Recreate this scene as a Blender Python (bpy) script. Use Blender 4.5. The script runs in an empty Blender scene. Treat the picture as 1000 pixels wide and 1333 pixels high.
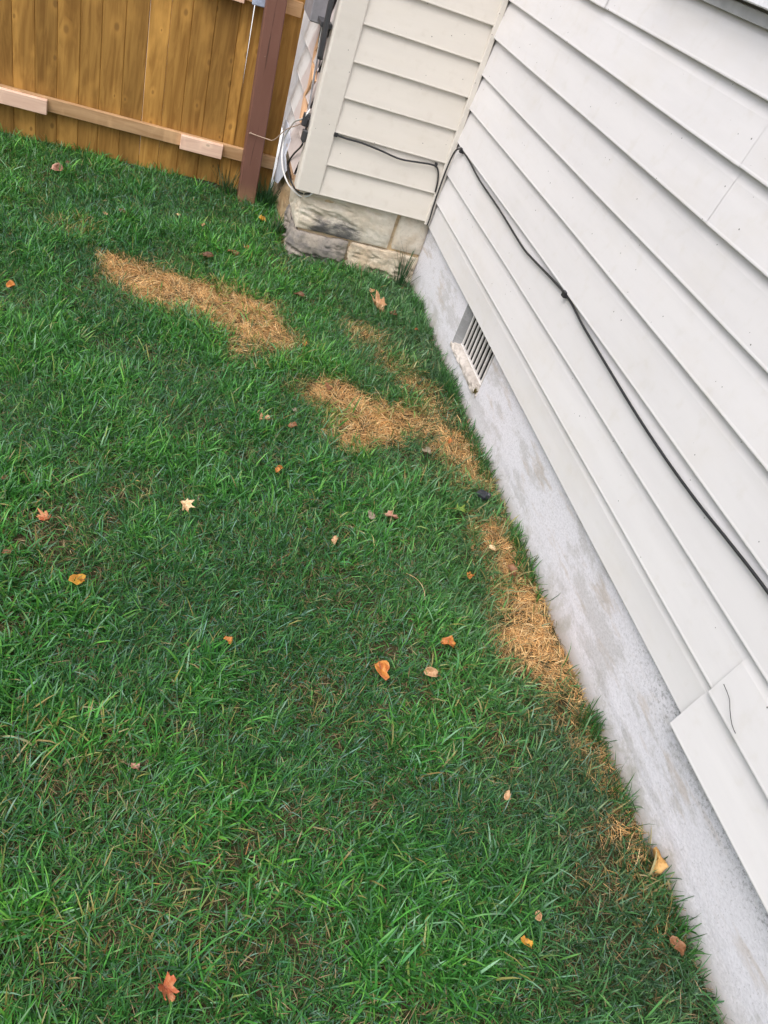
import bpy, math, random
import numpy as np
from mathutils import Matrix, Vector
random.seed(7); RNG = np.random.default_rng(11)
SC = bpy.context.scene
COL = SC.collection
# ------------------------------------------------------------------ camera
cam = bpy.data.cameras.new('camera')
cam.sensor_fit = 'VERTICAL'; cam.sensor_height = 24.0; cam.lens = 18.366
cam.clip_start = 0.05; cam.clip_end = 2000
camo = bpy.data.objects.new('camera', cam); COL.objects.link(camo)
_r = (0.93704063, -0.17419971, 0.30267031)
_d = (0.10989007, -0.67559077, -0.72904135)
_f = (0.33148006, 0.71640183, -0.61391318)
M = Matrix(((_r[0], -_d[0], -_f[0], -1.87485), (_r[1], -_d[1], -_f[1], -5.17312), (_r[2], -_d[2], -_f[2], 2.24471), (0, 0, 0, 1)))
camo.matrix_world = M
SC.camera = camo
# ------------------------------------------------------------------ sky, sun, exposure
SUN_EL, SUN_AZ = math.radians(58), math.radians(232)      # azimuth clockwise from +Y
w = bpy.data.worlds.new('World'); SC.world = w; w.use_nodes = True
nt = w.node_tree; nt.nodes.clear()
sky = nt.nodes.new('ShaderNodeTexSky'); sky.sky_type = 'NISHITA'; sky.sun_disc = False
sky.sun_elevation = SUN_EL; sky.sun_rotation = SUN_AZ
sky.air_density = 1.0; sky.dust_density = 4.0; sky.ozone_density = 1.0
hs = nt.nodes.new('ShaderNodeHueSaturation'); hs.inputs['Saturation'].default_value = 0.46
bg = nt.nodes.new('ShaderNodeBackground'); bg.inputs['Strength'].default_value = 0.13
ow = nt.nodes.new('ShaderNodeOutputWorld')
nt.links.new(sky.outputs[0], hs.inputs['Color']); nt.links.new(hs.outputs[0], bg.inputs['Color']); nt.links.new(bg.outputs[0], ow.inputs['Surface'])
sun = bpy.data.lights.new('sun', 'SUN'); sun.energy = 1.0; sun.angle = math.radians(48); sun.color = (1.0, 0.965, 0.92)
suno = bpy.data.objects.new('sun', sun); COL.objects.link(suno)
sd = Vector((math.sin(SUN_AZ) * math.cos(SUN_EL), math.cos(SUN_AZ) * math.cos(SUN_EL), math.sin(SUN_EL)))
suno.rotation_euler = (-sd).to_track_quat('-Z', 'Y').to_euler(); suno.location = sd * 20
SC.view_settings.view_transform = 'Standard'; SC.view_settings.look = 'None'
SC.view_settings.gamma = 1.0; SC.view_settings.use_curve_mapping = False
SC.view_settings.exposure = 0.80
SC.render.engine = 'CYCLES'
SC.cycles.use_denoising = True
SC.cycles.max_bounces = 6; SC.cycles.diffuse_bounces = 4; SC.cycles.glossy_bounces = 2; SC.cycles.transmission_bounces = 3
SC.cycles.sample_clamp_indirect = 6

# ------------------------------------------------------------------ helpers
def tag(o, label=None, cat=None, group=None, kind=None):
    if label: o['label'] = label
    if cat: o['category'] = cat
    if group: o['group'] = group
    if kind: o['kind'] = kind
    return o

def wloc(o):
    v = Vector((0, 0, 0))
    while o is not None:
        v += o.location; o = o.parent
    return v

def empty(name, loc, label, cat, group=None):
    o = bpy.data.objects.new(name, None); COL.objects.link(o); o.location = loc
    o.empty_display_size = 0.1
    return tag(o, label, cat, group)

def mesh(name, verts, faces, mat, parent=None, smooth=False, origin=None):
    """one mesh object; verts are world coordinates"""
    me = bpy.data.meshes.new(name)
    base = Vector(origin) if origin is not None else (wloc(parent) if parent else Vector((0, 0, 0)))
    v = np.asarray(verts, float) - np.array(base)[None]
    me.from_pydata([tuple(q) for q in v], [], [tuple(f) for f in faces])
    me.validate(); me.update()
    if mat: me.materials.append(mat)
    if smooth:
        me.polygons.foreach_set('use_smooth', [True] * len(me.polygons))
    o = bpy.data.objects.new(name, me); COL.objects.link(o)
    if parent: o.parent = parent
    if origin is not None and not parent: o.location = base
    return o

def box_vf(a, b, bev=0.0):
    x0, y0, z0 = a; x1, y1, z1 = b
    if bev <= 0:
        v = [(x0, y0, z0), (x1, y0, z0), (x1, y1, z0), (x0, y1, z0), (x0, y0, z1), (x1, y0, z1), (x1, y1, z1), (x0, y1, z1)]
        f = [(0, 3, 2, 1), (4, 5, 6, 7), (0, 1, 5, 4), (1, 2, 6, 5), (2, 3, 7, 6), (3, 0, 4, 7)]
        return v, f
    # chamfered box: 24 verts
    v = []; idx = {}
    X = (x0, x1); Y = (y0, y1); Z = (z0, z1)
    for i in (0, 1):
        for j in (0, 1):
            for k in (0, 1):
                sx, sy, sz = (1, -1)[i], (1, -1)[j], (1, -1)[k]
                for ax in range(3):
                    p = [X[i] + sx * bev, Y[j] + sy * bev, Z[k] + sz * bev]
                    p[ax] = (X[i], Y[j], Z[k])[ax]
                    idx[(i, j, k, ax)] = len(v); v.append(tuple(p))
    f = []
    def face(keys, n):
        pts = [Vector(v[idx[q]]) for q in keys]
        nn = (pts[1] - pts[0]).cross(pts[2] - pts[0])
        ks = [idx[q] for q in keys]
        f.append(tuple(ks if nn.dot(Vector(n)) > 0 else ks[::-1]))
    for s in (0, 1):
        t = (-1, 1)[s]
        face([(s, 0, 0, 0), (s, 1, 0, 0), (s, 1, 1, 0), (s, 0, 1, 0)], (t, 0, 0))
        face([(0, s, 0, 1), (1, s, 0, 1), (1, s, 1, 1), (0, s, 1, 1)], (0, t, 0))
        face([(0, 0, s, 2), (1, 0, s, 2), (1, 1, s, 2), (0, 1, s, 2)], (0, 0, t))
    for a_ in (0, 1):
        for b_ in (0, 1):
            ta, tb = (-1, 1)[a_], (-1, 1)[b_]
            face([(0, a_, b_, 1), (1, a_, b_, 1), (1, a_, b_, 2), (0, a_, b_, 2)], (0, ta, tb))
            face([(a_, 0, b_, 0), (a_, 1, b_, 0), (a_, 1, b_, 2), (a_, 0, b_, 2)], (ta, 0, tb))
            face([(a_, b_, 0, 0), (a_, b_, 1, 0), (a_, b_, 1, 1), (a_, b_, 0, 1)], (ta, tb, 0))
    for i in (0, 1):
        for j in (0, 1):
            for k in (0, 1):
                face([(i, j, k, 0), (i, j, k, 1), (i, j, k, 2)], ((-1, 1)[i], (-1, 1)[j], (-1, 1)[k]))
    return v, f

def box(name, a, b, mat, parent=None, bev=0.0, shear=0.0, jit=0.0):
    v, f = box_vf(a, b, bev)
    v = [(x - shear * z, y, z) for x, y, z in v]
    if jit:
        v = [(x + random.uniform(-jit, jit), y + random.uniform(-jit, jit), z + random.uniform(-jit, jit)) for x, y, z in v]
    return mesh(name, v, f, mat, parent)

def catmull(P, n=6):
    P = [Vector(p) for p in P]; out = []
    for i in range(len(P) - 1):
        p0 = P[max(i - 1, 0)]; p1 = P[i]; p2 = P[i + 1]; p3 = P[min(i + 2, len(P) - 1)]
        for k in range(n):
            t = k / n
            out.append(0.5 * ((2 * p1) + (p2 - p0) * t + (2 * p0 - 5 * p1 + 4 * p2 - p3) * t * t + (3 * p1 - p0 - 3 * p2 + p3) * t ** 3))
    out.append(P[-1]); return out

def tube_vf(P, r, sides=8, taper=None):
    v = []; f = []
    n = len(P); up = Vector((0.3, 0.2, 0.93))
    for i, p in enumerate(P):
        t = (P[min(i + 1, n - 1)] - P[max(i - 1, 0)]).normalized()
        a = t.cross(up)
        if a.length < 1e-3: a = t.cross(Vector((1, 0, 0)))
        a.normalize(); b = t.cross(a)
        rr = r if taper is None else r * (1 + (taper - 1) * i / (n - 1))
        for k in range(sides):
            th = 2 * math.pi * k / sides
            q = p + rr * (math.cos(th) * a + math.sin(th) * b); v.append(tuple(q))
    for i in range(n - 1):
        for k in range(sides):
            f.append((i * sides + k, i * sides + (k + 1) % sides, (i + 1) * sides + (k + 1) % sides, (i + 1) * sides + k))
    f.append(tuple(range(sides))[::-1]); f.append(tuple((n - 1) * sides + k for k in range(sides)))
    return v, f

# value noise
_LAT = RNG.random((64, 64))
def vnoise(x, y, s):
    x = np.asarray(x) * s; y = np.asarray(y) * s
    xi = np.floor(x).astype(int); yi = np.floor(y).astype(int)
    fx = x - xi; fy = y - yi; fx = fx * fx * (3 - 2 * fx); fy = fy * fy * (3 - 2 * fy)
    g = lambda i, j: _LAT[i % 64, j % 64]
    return (g(xi, yi) * (1 - fx) + g(xi + 1, yi) * fx) * (1 - fy) + (g(xi, yi + 1) * (1 - fx) + g(xi + 1, yi + 1) * fx) * fy
def fbm(x, y, s, o=3):
    r = 0; a = 1; t = 0
    for i in range(o):
        r = r + a * vnoise(np.asarray(x) + 17.3 * i, np.asarray(y) - 9.1 * i, s * 2 ** i); t += a; a *= 0.5
    return r / t

# ------------------------------------------------------------------ materials
class NT:
    def __init__(s, name):
        s.m = bpy.data.materials.new(name); s.m.use_nodes = True
        s.t = s.m.node_tree; s.n = s.t.nodes; s.b = s.n['Principled BSDF']
        s.pos = s.n.new('ShaderNodeNewGeometry').outputs['Position']
    def L(s, a, b): s.t.links.new(a, b)
    def val(s, sock, v):
        if hasattr(v, 'is_linked') or isinstance(v, bpy.types.NodeSocket): s.L(v, sock)
        else: sock.default_value = v
    def map(s, scale=(1, 1, 1), loc=(0, 0, 0), vec=None, rot=(0, 0, 0)):
        n = s.n.new('ShaderNodeMapping'); s.L(vec or s.pos, n.inputs[0])
        n.inputs['Scale'].default_value = scale; s.val(n.inputs['Location'], loc); n.inputs['Rotation'].default_value = rot
        return n.outputs[0]
    def noise(s, scale, vec=None, detail=4, rough=0.55, dist=0.0):
        n = s.n.new('ShaderNodeTexNoise'); s.L(vec or s.pos, n.inputs['Vector'])
        n.inputs['Scale'].default_value = scale; n.inputs['Detail'].default_value = detail
        n.inputs['Roughness'].default_value = rough; n.inputs['Distortion'].default_value = dist
        return n.outputs[0]
    def voro2(s, scale, a, b, sa=1.0, sb=1.0, off=None):
        c = s.n.new('ShaderNodeCombineXYZ'); x = s.math('MULTIPLY', s.sep(a), sa); y = s.math('MULTIPLY', s.sep(b), sb)
        if off is not None: x = s.math('ADD', x, s.math('MULTIPLY', off, 31.0)); y = s.math('ADD', y, s.math('MULTIPLY', off, 17.0))
        s.L(x, c.inputs[0]); s.L(y, c.inputs[1])
        n = s.n.new('ShaderNodeTexVoronoi'); n.voronoi_dimensions = '2D'; s.L(c.outputs[0], n.inputs['Vector']); n.inputs['Scale'].default_value = scale
        return n
    def voro(s, scale, vec=None):
        n = s.n.new('ShaderNodeTexVoronoi'); s.L(vec or s.pos, n.inputs['Vector']); n.inputs['Scale'].default_value = scale
        return n
    def ramp(s, v, a, b, ca=0.0, cb=1.0):
        n = s.n.new('ShaderNodeMapRange'); s.L(v, n.inputs[0]); n.interpolation_type = 'SMOOTHSTEP'
        n.inputs[1].default_value = a; n.inputs[2].default_value = b; n.inputs[3].default_value = ca; n.inputs[4].default_value = cb
        return n.outputs[0]
    def math(s, op, a, b=0.0):
        n = s.n.new('ShaderNodeMath'); n.operation = op; s.val(n.inputs[0], a); s.val(n.inputs[1], b); return n.outputs[0]
    def mix(s, fac, a, b, mode='MIX'):
        n = s.n.new('ShaderNodeMixRGB'); n.blend_type = mode; s.val(n.inputs[0], fac)
        for k, c in ((1, a), (2, b)):
            if isinstance(c, tuple): n.inputs[k].default_value = (*c, 1) if len(c) == 3 else c
            else: s.L(c, n.inputs[k])
        return n.outputs[0]
    def sep(s, k):
        n = s.n.new('ShaderNodeSeparateXYZ'); s.L(s.pos, n.inputs[0]); return n.outputs[k]
    def rnd(s): return s.n.new('ShaderNodeObjectInfo').outputs['Random']
    def bump(s, h, strength=0.3, dist=0.01):
        n = s.n.new('ShaderNodeBump'); s.L(h, n.inputs['Height']); n.inputs['Strength'].default_value = strength; n.inputs['Distance'].default_value = dist
        s.L(n.outputs[0], s.b.inputs['Normal'])
    def out(s, color=None, rough=None, spec=None):
        if color is not None:
            if isinstance(color, tuple): s.b.inputs['Base Color'].default_value = (*color, 1)
            else: s.L(color, s.b.inputs['Base Color'])
        if rough is not None: s.val(s.b.inputs['Roughness'], rough)
        if spec is not None: s.b.inputs['Specular IOR Level'].default_value = spec
        return s.m

def m_plain(name, c, rough=0.6, var=0.12, scale=9.0, bumpk=0.0):
    t = NT(name); n = t.noise(scale)
    col = t.mix(t.ramp(n, .3, .7), tuple(q * (1 - var) for q in c), tuple(min(1, q * (1 + var)) for q in c))
    if bumpk: t.bump(t.noise(scale * 12), bumpk, 0.004)
    return t.out(col, rough)

def m_siding(name, base, dirt, along):
    t = NT(name)
    sc = (1.2, 1.2, 9.0)
    n1 = t.noise(1.6, t.map(sc)); n2 = t.noise(14, detail=5)
    col = t.mix(t.ramp(n1, .35, .75), base, tuple(q * .955 for q in base))
    col = t.mix(t.math('MULTIPLY', t.ramp(n2, .52, .8), .26), col, dirt)
    soft = t.noise(2.1, t.map((1, 1, 2.2), (4, 2, 1)), detail=4, rough=.6)
    col = t.mix(t.math('MULTIPLY', t.ramp(soft, .48, .72), .13), col, (.62, .55, .44))
    rv = t.ramp(t.rnd(), 0, 1, .965, 1.0); cc = t.n.new('ShaderNodeCombineXYZ')
    for i in range(3): t.L(rv, cc.inputs[i])
    col = t.mix(1.0, col, cc.outputs[0], 'MULTIPLY')
    # scattered fly specks
    vv = t.voro2(26, 1 if along == 'y' else 0, 2)
    cs = t.n.new('ShaderNodeSeparateColor'); t.L(vv.outputs['Color'], cs.inputs[0])
    zone = t.ramp(t.noise(2.3, detail=2), .48, .66)
    keep = t.math('GREATER_THAN', t.math('ADD', cs.outputs[0], t.math('MULTIPLY', zone, .10)), .985 if along == 'y' else .955)
    dot = t.math('LESS_THAN', vv.outputs['Distance'], t.math('MULTIPLY', cs.outputs[1], .085))
    col = t.mix(t.math('MULTIPLY', t.math('MULTIPLY', keep, dot), .8), col, (.05, .045, .04))
    # embossed wood grain, running along the boards
    g = t.noise(1.0, t.map((6, 6, 420) if along == 'y' else (6, 6, 420)), detail=3)
    t.bump(g, .10, .002)
    return t.out(col, t.ramp(n1, .3, .7, .42, .52), .35)

SID = m_siding('siding_vinyl', (.742, .718, .728), (.58, .54, .47), 'y')
SID2 = m_siding('siding_vinyl_warm_light', (.74, .69, .63), (.52, .46, .38), 'x')  # same vinyl as the long wall, its warmer light painted into the base

def m_side_siding():
    t = NT('dusty_side_siding')
    n = t.noise(3.0, t.map((1, 2, 3))); n2 = t.noise(20, detail=5)
    col = t.mix(t.ramp(t.math('ADD', t.sep(1), t.math('MULTIPLY', n, .25)), .74, .80), (.62, .54, .52), (.74, .72, .71))
    col = t.mix(t.math('MULTIPLY', t.ramp(n2, .5, .75), .4), col, (.45, .38, .34))
    return t.out(col, .6)
SIDEW = m_side_siding()

def m_foundation():
    t = NT('painted_concrete')
    z = t.sep(2); y = t.sep(1)
    big = t.noise(2.4, t.map((1, .8, 2.6)), detail=6, rough=.62)
    mid = t.noise(13, t.map((1, .6, 1.2)), detail=6, rough=.7)
    fine = t.noise(95, t.map((1, .7, 1.2), rot=(.5, 0, 0)), detail=6, rough=.75)
    grain = t.noise(260, detail=4, rough=.7)
    paint = t.mix(t.ramp(fine, .40, .66), (.80, .785, .84), (.67, .655, .705))
    bare = t.mix(t.ramp(fine, .35, .65), (.54, .52, .52), (.43, .415, .41))
    low = t.ramp(t.math('ADD', z, t.math('MULTIPLY', t.math('ADD', big, mid), .12)), .17, .27, 1.0, 0.0)
    patch = t.ramp(t.math('ADD', big, t.math('MULTIPLY', mid, .5)), .74, .86)
    wear = t.math('MAXIMUM', t.math('MULTIPLY', low, .72), t.math('MULTIPLY', patch, .55))
    col = t.mix(wear, paint, bare)
    # tan run stains in a band
    st = t.noise(2.6, t.map((1, 1.0, 4.5), (0, 3.1, 0.4)), detail=5, rough=.65)
    band = t.math('MULTIPLY', t.ramp(z, .13, .24), t.ramp(z, .37, .43, 1, 0))
    col = t.mix(t.math('MULTIPLY', t.math('MULTIPLY', t.ramp(st, .52, .66), band), .48), col, (.50, .41, .33))
    # splashed soil at the foot
    soil = t.ramp(t.math('ADD', z, t.math('MULTIPLY', fine, .10)), .04, .13, 1, 0)
    col = t.mix(t.math('MULTIPLY', soil, .75), col, (.30, .24, .18))
    grn = t.math('MULTIPLY', t.ramp(t.noise(5, detail=6, rough=.7), .50, .68), t.ramp(z, .06, .20, 1, 0))
    col = t.mix(t.math('MULTIPLY', grn, .5), col, (.27, .25, .17))
    # mildew specks below the loose panel
    mz = t.math('MULTIPLY', t.ramp(z, .25, .42), t.ramp(y, -3.3, -4.1))
    mil = t.math('MULTIPLY', t.ramp(t.noise(60, detail=5, rough=.8), .50, .62), mz)
    col = t.mix(t.math('MULTIPLY', mil, .75), col, (.10, .10, .105))
    pit = t.ramp(t.noise(120, detail=3, rough=.6), .60, .68)
    col = t.mix(t.math('MULTIPLY', pit, .35), col, (.27, .26, .27))
    h = t.math('ADD', t.math('MULTIPLY', fine, 1.0), t.math('MULTIPLY', grain, .5))
    t.bump(h, .55, .006)
    return t.out(col, .85, .25)
FOUND = m_foundation()

def m_block(name, a, b, stain, amt):
    t = NT(name)
    n = t.noise(7, detail=6, rough=.65); f = t.noise(60, detail=5, rough=.7)
    col = t.mix(t.ramp(n, .38, .62), a, b)
    col = t.mix(t.math('MULTIPLY', t.ramp(f, .5, .7), .45), col, tuple(q * .55 for q in a))
    s = t.noise(5.5, t.map((1, 1, 2.6), (1.3, 0, .2)), detail=6, rough=.7)
    col = t.mix(t.math('MULTIPLY', t.ramp(s, .50, .62), amt), col, stain)
    t.bump(f, .6, .008)
    return t.out(col, .9, .2)
BLK_UP = m_block('pale_rock_block', (.70, .635, .54), (.62, .53, .42), (.13, .135, .14), .0)
BLK_DK = m_block('dark_rock_block', (.29, .26, .235), (.38, .33, .28), (.14, .13, .13), .6)
BLK_TN = m_block('tan_rock_block', (.70, .61, .48), (.58, .46, .33), (.30, .24, .18), .5)
BLK_OR = m_block('rusty_rock_block', (.56, .42, .26), (.40, .26, .14), (.20, .14, .09), .5)
MORT = m_block('mortar', (.62, .46, .28), (.55, .43, .29), (.25, .2, .15), .5)

def m_stained_block():
    t = NT('mildewed_rock_block')
    n = t.noise(7, detail=6, rough=.65); f = t.noise(60, detail=5, rough=.7)
    col = t.mix(t.ramp(n, .38, .62), (.72, .665, .57), (.64, .56, .45))
    col = t.mix(t.math('MULTIPLY', t.ramp(f, .55, .75), .35), col, (.33, .29, .24))
    s = t.noise(5, t.map((1, 1, 3.0), (2.2, 0, .5)), detail=8, rough=.8, dist=.3)
    x = t.sep(0); z = t.sep(2)
    reg = t.math('MULTIPLY', t.math('MULTIPLY', t.ramp(x, -.86, -.74), t.ramp(x, -.52, -.34, 1, 0)), t.ramp(z, .25, .42, 1, 0))
    k = t.ramp(t.math('ADD', s, t.math('MULTIPLY', reg, .36)), .58, .90)
    col = t.mix(t.math('MULTIPLY', k, .9), col, (.06, .062, .07))
    t.bump(t.math('ADD', f, t.math('MULTIPLY', s, 1.5)), .6, .009)
    return t.out(col, .9, .2)
BLK_ST = m_stained_block()

def m_wood(name, dark, light, knot, scale=1.0, vertical=True, knots=True):
    t = NT(name)
    r = t.rnd()
    off = t.n.new('ShaderNodeCombineXYZ'); t.L(t.math('MULTIPLY', r, 37.0), off.inputs[0]); t.L(t.math('MULTIPLY', r, 11.0), off.inputs[1]); t.L(t.math('MULTIPLY', r, 23.0), off.inputs[2])
    s = (1, 1, .10) if vertical else (.10, 1, 1)
    v = t.map(s, off.outputs[0])
    g = t.noise(26 * scale, v, detail=5, rough=.6, dist=.8)
    big = t.noise(4.0, v, detail=3)
    sp = (1, 0, .62) if vertical else (.62, 0, 1)
    fuzz = t.noise(7, t.map((1, 1, .35), off.outputs[0]), detail=4)
    col = t.mix(t.ramp(g, .30, .70), dark, light)
    col = t.mix(t.math('MULTIPLY', t.ramp(big, .45, .70), .5), col, tuple(q * .62 for q in dark))
    col = t.mix(t.math('MULTIPLY', t.ramp(fuzz, .52, .70), .55), col, tuple(min(1, q * 1.35) for q in light))
    if knots:
        vo = t.voro2(7.0, 0, 2, sp[0], sp[2], r)
        cs = t.n.new('ShaderNodeSeparateColor'); t.L(vo.outputs['Color'], cs.inputs[0])
        kd = t.math('DIVIDE', vo.outputs['Distance'], t.math('ADD', .35, cs.outputs[1]))
        k = t.math('MULTIPLY', t.ramp(kd, .045, .125, 1, 0), t.math('GREATER_THAN', cs.outputs[0], .60))
        col = t.mix(t.math('MULTIPLY', k, .8), col, knot)
        halo = t.math('MULTIPLY', t.ramp(kd, .10, .34, 1, 0), t.math('GREATER_THAN', cs.outputs[0], .60))
        col = t.mix(t.math('MULTIPLY', halo, .30), col, tuple(min(1, q * 1.5) for q in light))
    rv = t.ramp(r, 0, 1, .74, 1.18)
    cc = t.n.new('ShaderNodeCombineXYZ')
    for i in range(3): t.L(rv, cc.inputs[i])
    col = t.mix(1.0, col, cc.outputs[0], 'MULTIPLY')
    t.bump(g, .25, .003)
    return t.out(col, .62, .3)
PICK = m_wood('stained_picket', (.275, .130, .027), (.46, .245, .060), (.060, .020, .007))
RAIL = m_wood('raw_rail', (.50, .29, .14), (.66, .42, .23), (.22, .10, .05), vertical=False, knots=False)
BLOCKW = m_wood('raw_block', (.62, .40, .30), (.74, .52, .40), (.25, .13, .08), vertical=False)
BLUEW = m_plain('blue_grey_block', (.42, .48, .62), .7, .2, 30)
SHEATH = m_wood('bare_sheathing', (.56, .32, .17), (.68, .44, .27), (.3, .14, .06), knots=False)

def m_post():
    t = NT('brown_paint')
    n = t.noise(5, t.map((1, 1, .25)), detail=4); c = t.noise(22, t.map((1.6, 1.6, .07)), detail=5, rough=.6)
    col = t.mix(t.ramp(n, .3, .7), (.155, .070, .050), (.205, .098, .072))
    col = t.mix(t.math('MULTIPLY', t.ramp(c, .60, .66), .7), col, (.06, .028, .022))
    low = t.ramp(t.math('ADD', t.sep(2), t.math('MULTIPLY', n, .2)), .12, .28, 1, 0)
    col = t.mix(t.math('MULTIPLY', low, .75), col, (.30, .17, .09))
    ch = t.math('MULTIPLY', t.ramp(t.noise(40, detail=4), .70, .73), .8)
    col = t.mix(ch, col, (.55, .42, .34))
    t.bump(c, .3, .004)
    return t.out(col, .6, .35)
POST = m_post()
CABLE = m_plain('black_rubber', (.022, .022, .025), .5)
WHITEC = m_plain('white_rubber', (.72, .71, .70), .5)
WIRE = m_plain('pale_copper_wire', (.50, .36, .27), .4)
METALD = m_plain('dark_conduit', (.05, .05, .055), .45)
METALG = m_plain('grey_enclosure', (.26, .25, .27), .5, .2)
BARM = m_plain('white_grille', (.70, .67, .65), .5)
VOID = m_plain('dark_void', (.02, .02, .022), .9)  # near-black painted in for the shade of the hollow behind the vent bars
CEMENT = m_block('crumbling_cement', (.58, .53, .49), (.48, .43, .39), (.30, .26, .22), .6)
WRAP = m_plain('house_wrap', (.62, .65, .74), .6, .15, 20)
SILL = m_plain('white_sill', (.80, .80, .84), .5, .1, 40)
SHADET = m_plain('shaded_trim', (.42, .42, .43), .5)  # grey paints in the shade on the trim below the sill
PLAST = m_plain('black_plastic', (.025, .027, .035), .35)
GLASS = NT('window_glass').out((.05, .06, .07), .06, .8)
DRIVE = m_plain('pale_concrete', (.74, .73, .71), .85, .08)
SHEET = m_plain('house_sheathing', (.35, .33, .30), .8)

def m_soil():
    t = NT('soil_and_thatch')
    n = t.noise(9, detail=6, rough=.65); f = t.noise(110, detail=5, rough=.7)
    col = t.mix(t.ramp(n, .35, .65), (.060, .048, .026), (.050, .058, .024))
    col = t.mix(t.math('MULTIPLY', t.ramp(f, .45, .7), .6), col, (.15, .11, .06))
    t.bump(f, .8, .02)
    return t.out(col, .95, .1)
SOIL = m_soil()

def m_blade(name, rough, trans, spec):
    t = NT(name)
    a = t.n.new('ShaderNodeAttribute'); a.attribute_name = 'col'
    t.out(a.outputs['Color'], rough, spec)
    tr = t.n.new('ShaderNodeBsdfTranslucent'); t.L(t.mix(1.0, a.outputs['Color'], (1.1, 1.25, .7), 'MULTIPLY'), tr.inputs[0])
    mx = t.n.new('ShaderNodeMixShader'); mx.inputs[0].default_value = trans
    o = t.n['Material Output']
    t.L(t.b.outputs[0], mx.inputs[1]); t.L(tr.outputs[0], mx.inputs[2]); t.L(mx.outputs[0], o.inputs['Surface'])
    return t.m
BLADE = m_blade('grass_blade', .42, .22, .45)
STRAW = m_blade('dry_straw', .6, .12, .3)

# ------------------------------------------------------------------ ground
g = mesh('ground', [(-60, -60, 0), (60, -60, 0), (60, 60, 0), (-60, 60, 0)], [(0, 1, 2, 3)], SOIL); tag(g, kind='structure')
d = mesh('driveway', [(-30, 1.25, .004), (30, 1.25, .004), (30, 9, .004), (-30, 9, .004)], [(0, 1, 2, 3)], DRIVE); tag(d, kind='structure')

# ------------------------------------------------------------------ house
LZ = [.447, .625, .821, 1.025, 1.232, 1.431, 1.636, 1.837, 2.032, 2.205, 2.405, 2.605, 2.805, 3.005, 3.205]
SZ = [.479, .676, .878, 1.081, 1.284, 1.487, 1.690, 1.893, 2.096, 2.299, 2.502, 2.705, 2.908, 3.111, 3.205]
house = empty('house', (0, 0, 0), 'pale vinyl-sided house with painted concrete foundation on the right', 'house')

def siding(name, axis, s0, s1, z0, z1, mat, parent, out=0.0, plane=0.0, drop=(0, 0), proud=0.018, seed=0, lap=False):
    """a lapped board from s0 to s1 along `axis`; its face looks to -x (axis y) or -y (axis x)"""
    n = max(2, int(abs(s1 - s0) / .22) + 1)
    prof = [(.009, z1 + .012), (.005, z1 - .010), (-.0025, z1 - .045), (-proud * .55, z0 + (z1 - z0) * .42), (-proud * .93, z0 + .012), (-proud, z0 + .006), (-proud, z0 + .0015), (-proud + .002, z0 - .0012), (-proud + .0042, z0 - .0015), (.008, z0 + .0005)]
    v = []; f = []; m = len(prof); rr = np.random.default_rng(seed)
    ph = rr.random(3) * 6
    for i in range(n + 1):
        s = s0 + (s1 - s0) * i / n; dr = drop[0] + (drop[1] - drop[0]) * i / n
        wv = .0015 * math.sin(s * 2.1 + ph[0]) + .0009 * math.sin(s * 5.3 + ph[1])
        zw = .0019 * math.sin(s * 1.3 + ph[2])
        for j, (o, z) in enumerate(prof):
            k = min(1, j / 4)
            oo = plane + o - out * (.15 + .85 * k) + wv * k; zz = z + (zw + dr) * k
            v.append((oo, s, zz) if axis == 'y' else (s, oo, zz))
    for i in range(n):
        for j in range(m - 1):
            f.append((i * m + j, i * m + j + 1, (i + 1) * m + j + 1, (i + 1) * m + j))
    if lap:
        b0 = len(v)
        for j in range(m):
            x_, y_, z_ = v[j]; v.append((x_ + .006, y_ - .001, z_) if axis == 'y' else (x_, y_ + .006, z_))
        for j in range(m - 1): f.append((b0 + j, b0 + j + 1, j + 1, j))
    if (axis == 'y') == (s1 > s0): f = [q[::-1] for q in f]
    return mesh(name, v, f, mat, parent)

# long wall
lw = box('long_wall', (.014, -7.6, .45), (.16, .10, 3.2), SHEET, house)
tag(lw, 'cool white horizontal siding wall running along the lawn')
cuts = {0: [-3.955], 1: [-3.975], 2: [-5.3], 3: [-4.75], 4: [-5.6], 5: [-4.9], 6: [-2.722], 7: [-2.722], 8: [-1.275, -4.9], 9: [-5.0], 10: [-4.6], 11: [-5.2], 12: [-4.8], 13: [-5.4]}
WIN = (-1.75, -3.05)
for k in range(14):
    ys = [-.006] + cuts[k] + [-7.6]
    for i in range(len(ys) - 1):
        a, b = ys[i], ys[i + 1]
        loose = (k in (0, 1) and i == 1)
        segs = [(a, b)]
        if k >= 9 and k <= 13:
            if a > WIN[0] and b < WIN[1]: segs = [(a, WIN[0]), (WIN[1], b)]
        for (p, q) in segs:
            if i > 0: p = p + .016
            kw = dict(out=.003 * i, seed=k * 7 + i, lap=i > 0)
            if k in (6, 7, 8): kw = dict(out=.0045 if i == 0 else .0, seed=k * 7 + i); p = p + (.03 if i else 0)
            if k == 0 and not loose: kw['proud'] = .007
            if k == 0 and loose: kw = dict(out=.012, drop=(-.040, .02), seed=3, lap=True)
            if k == 1 and loose: kw = dict(out=.011, drop=(-.012, .0), seed=4, lap=True)
            siding('siding_board', 'y', p, q, LZ[k], LZ[k + 1], SID, lw, **kw)
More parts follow.
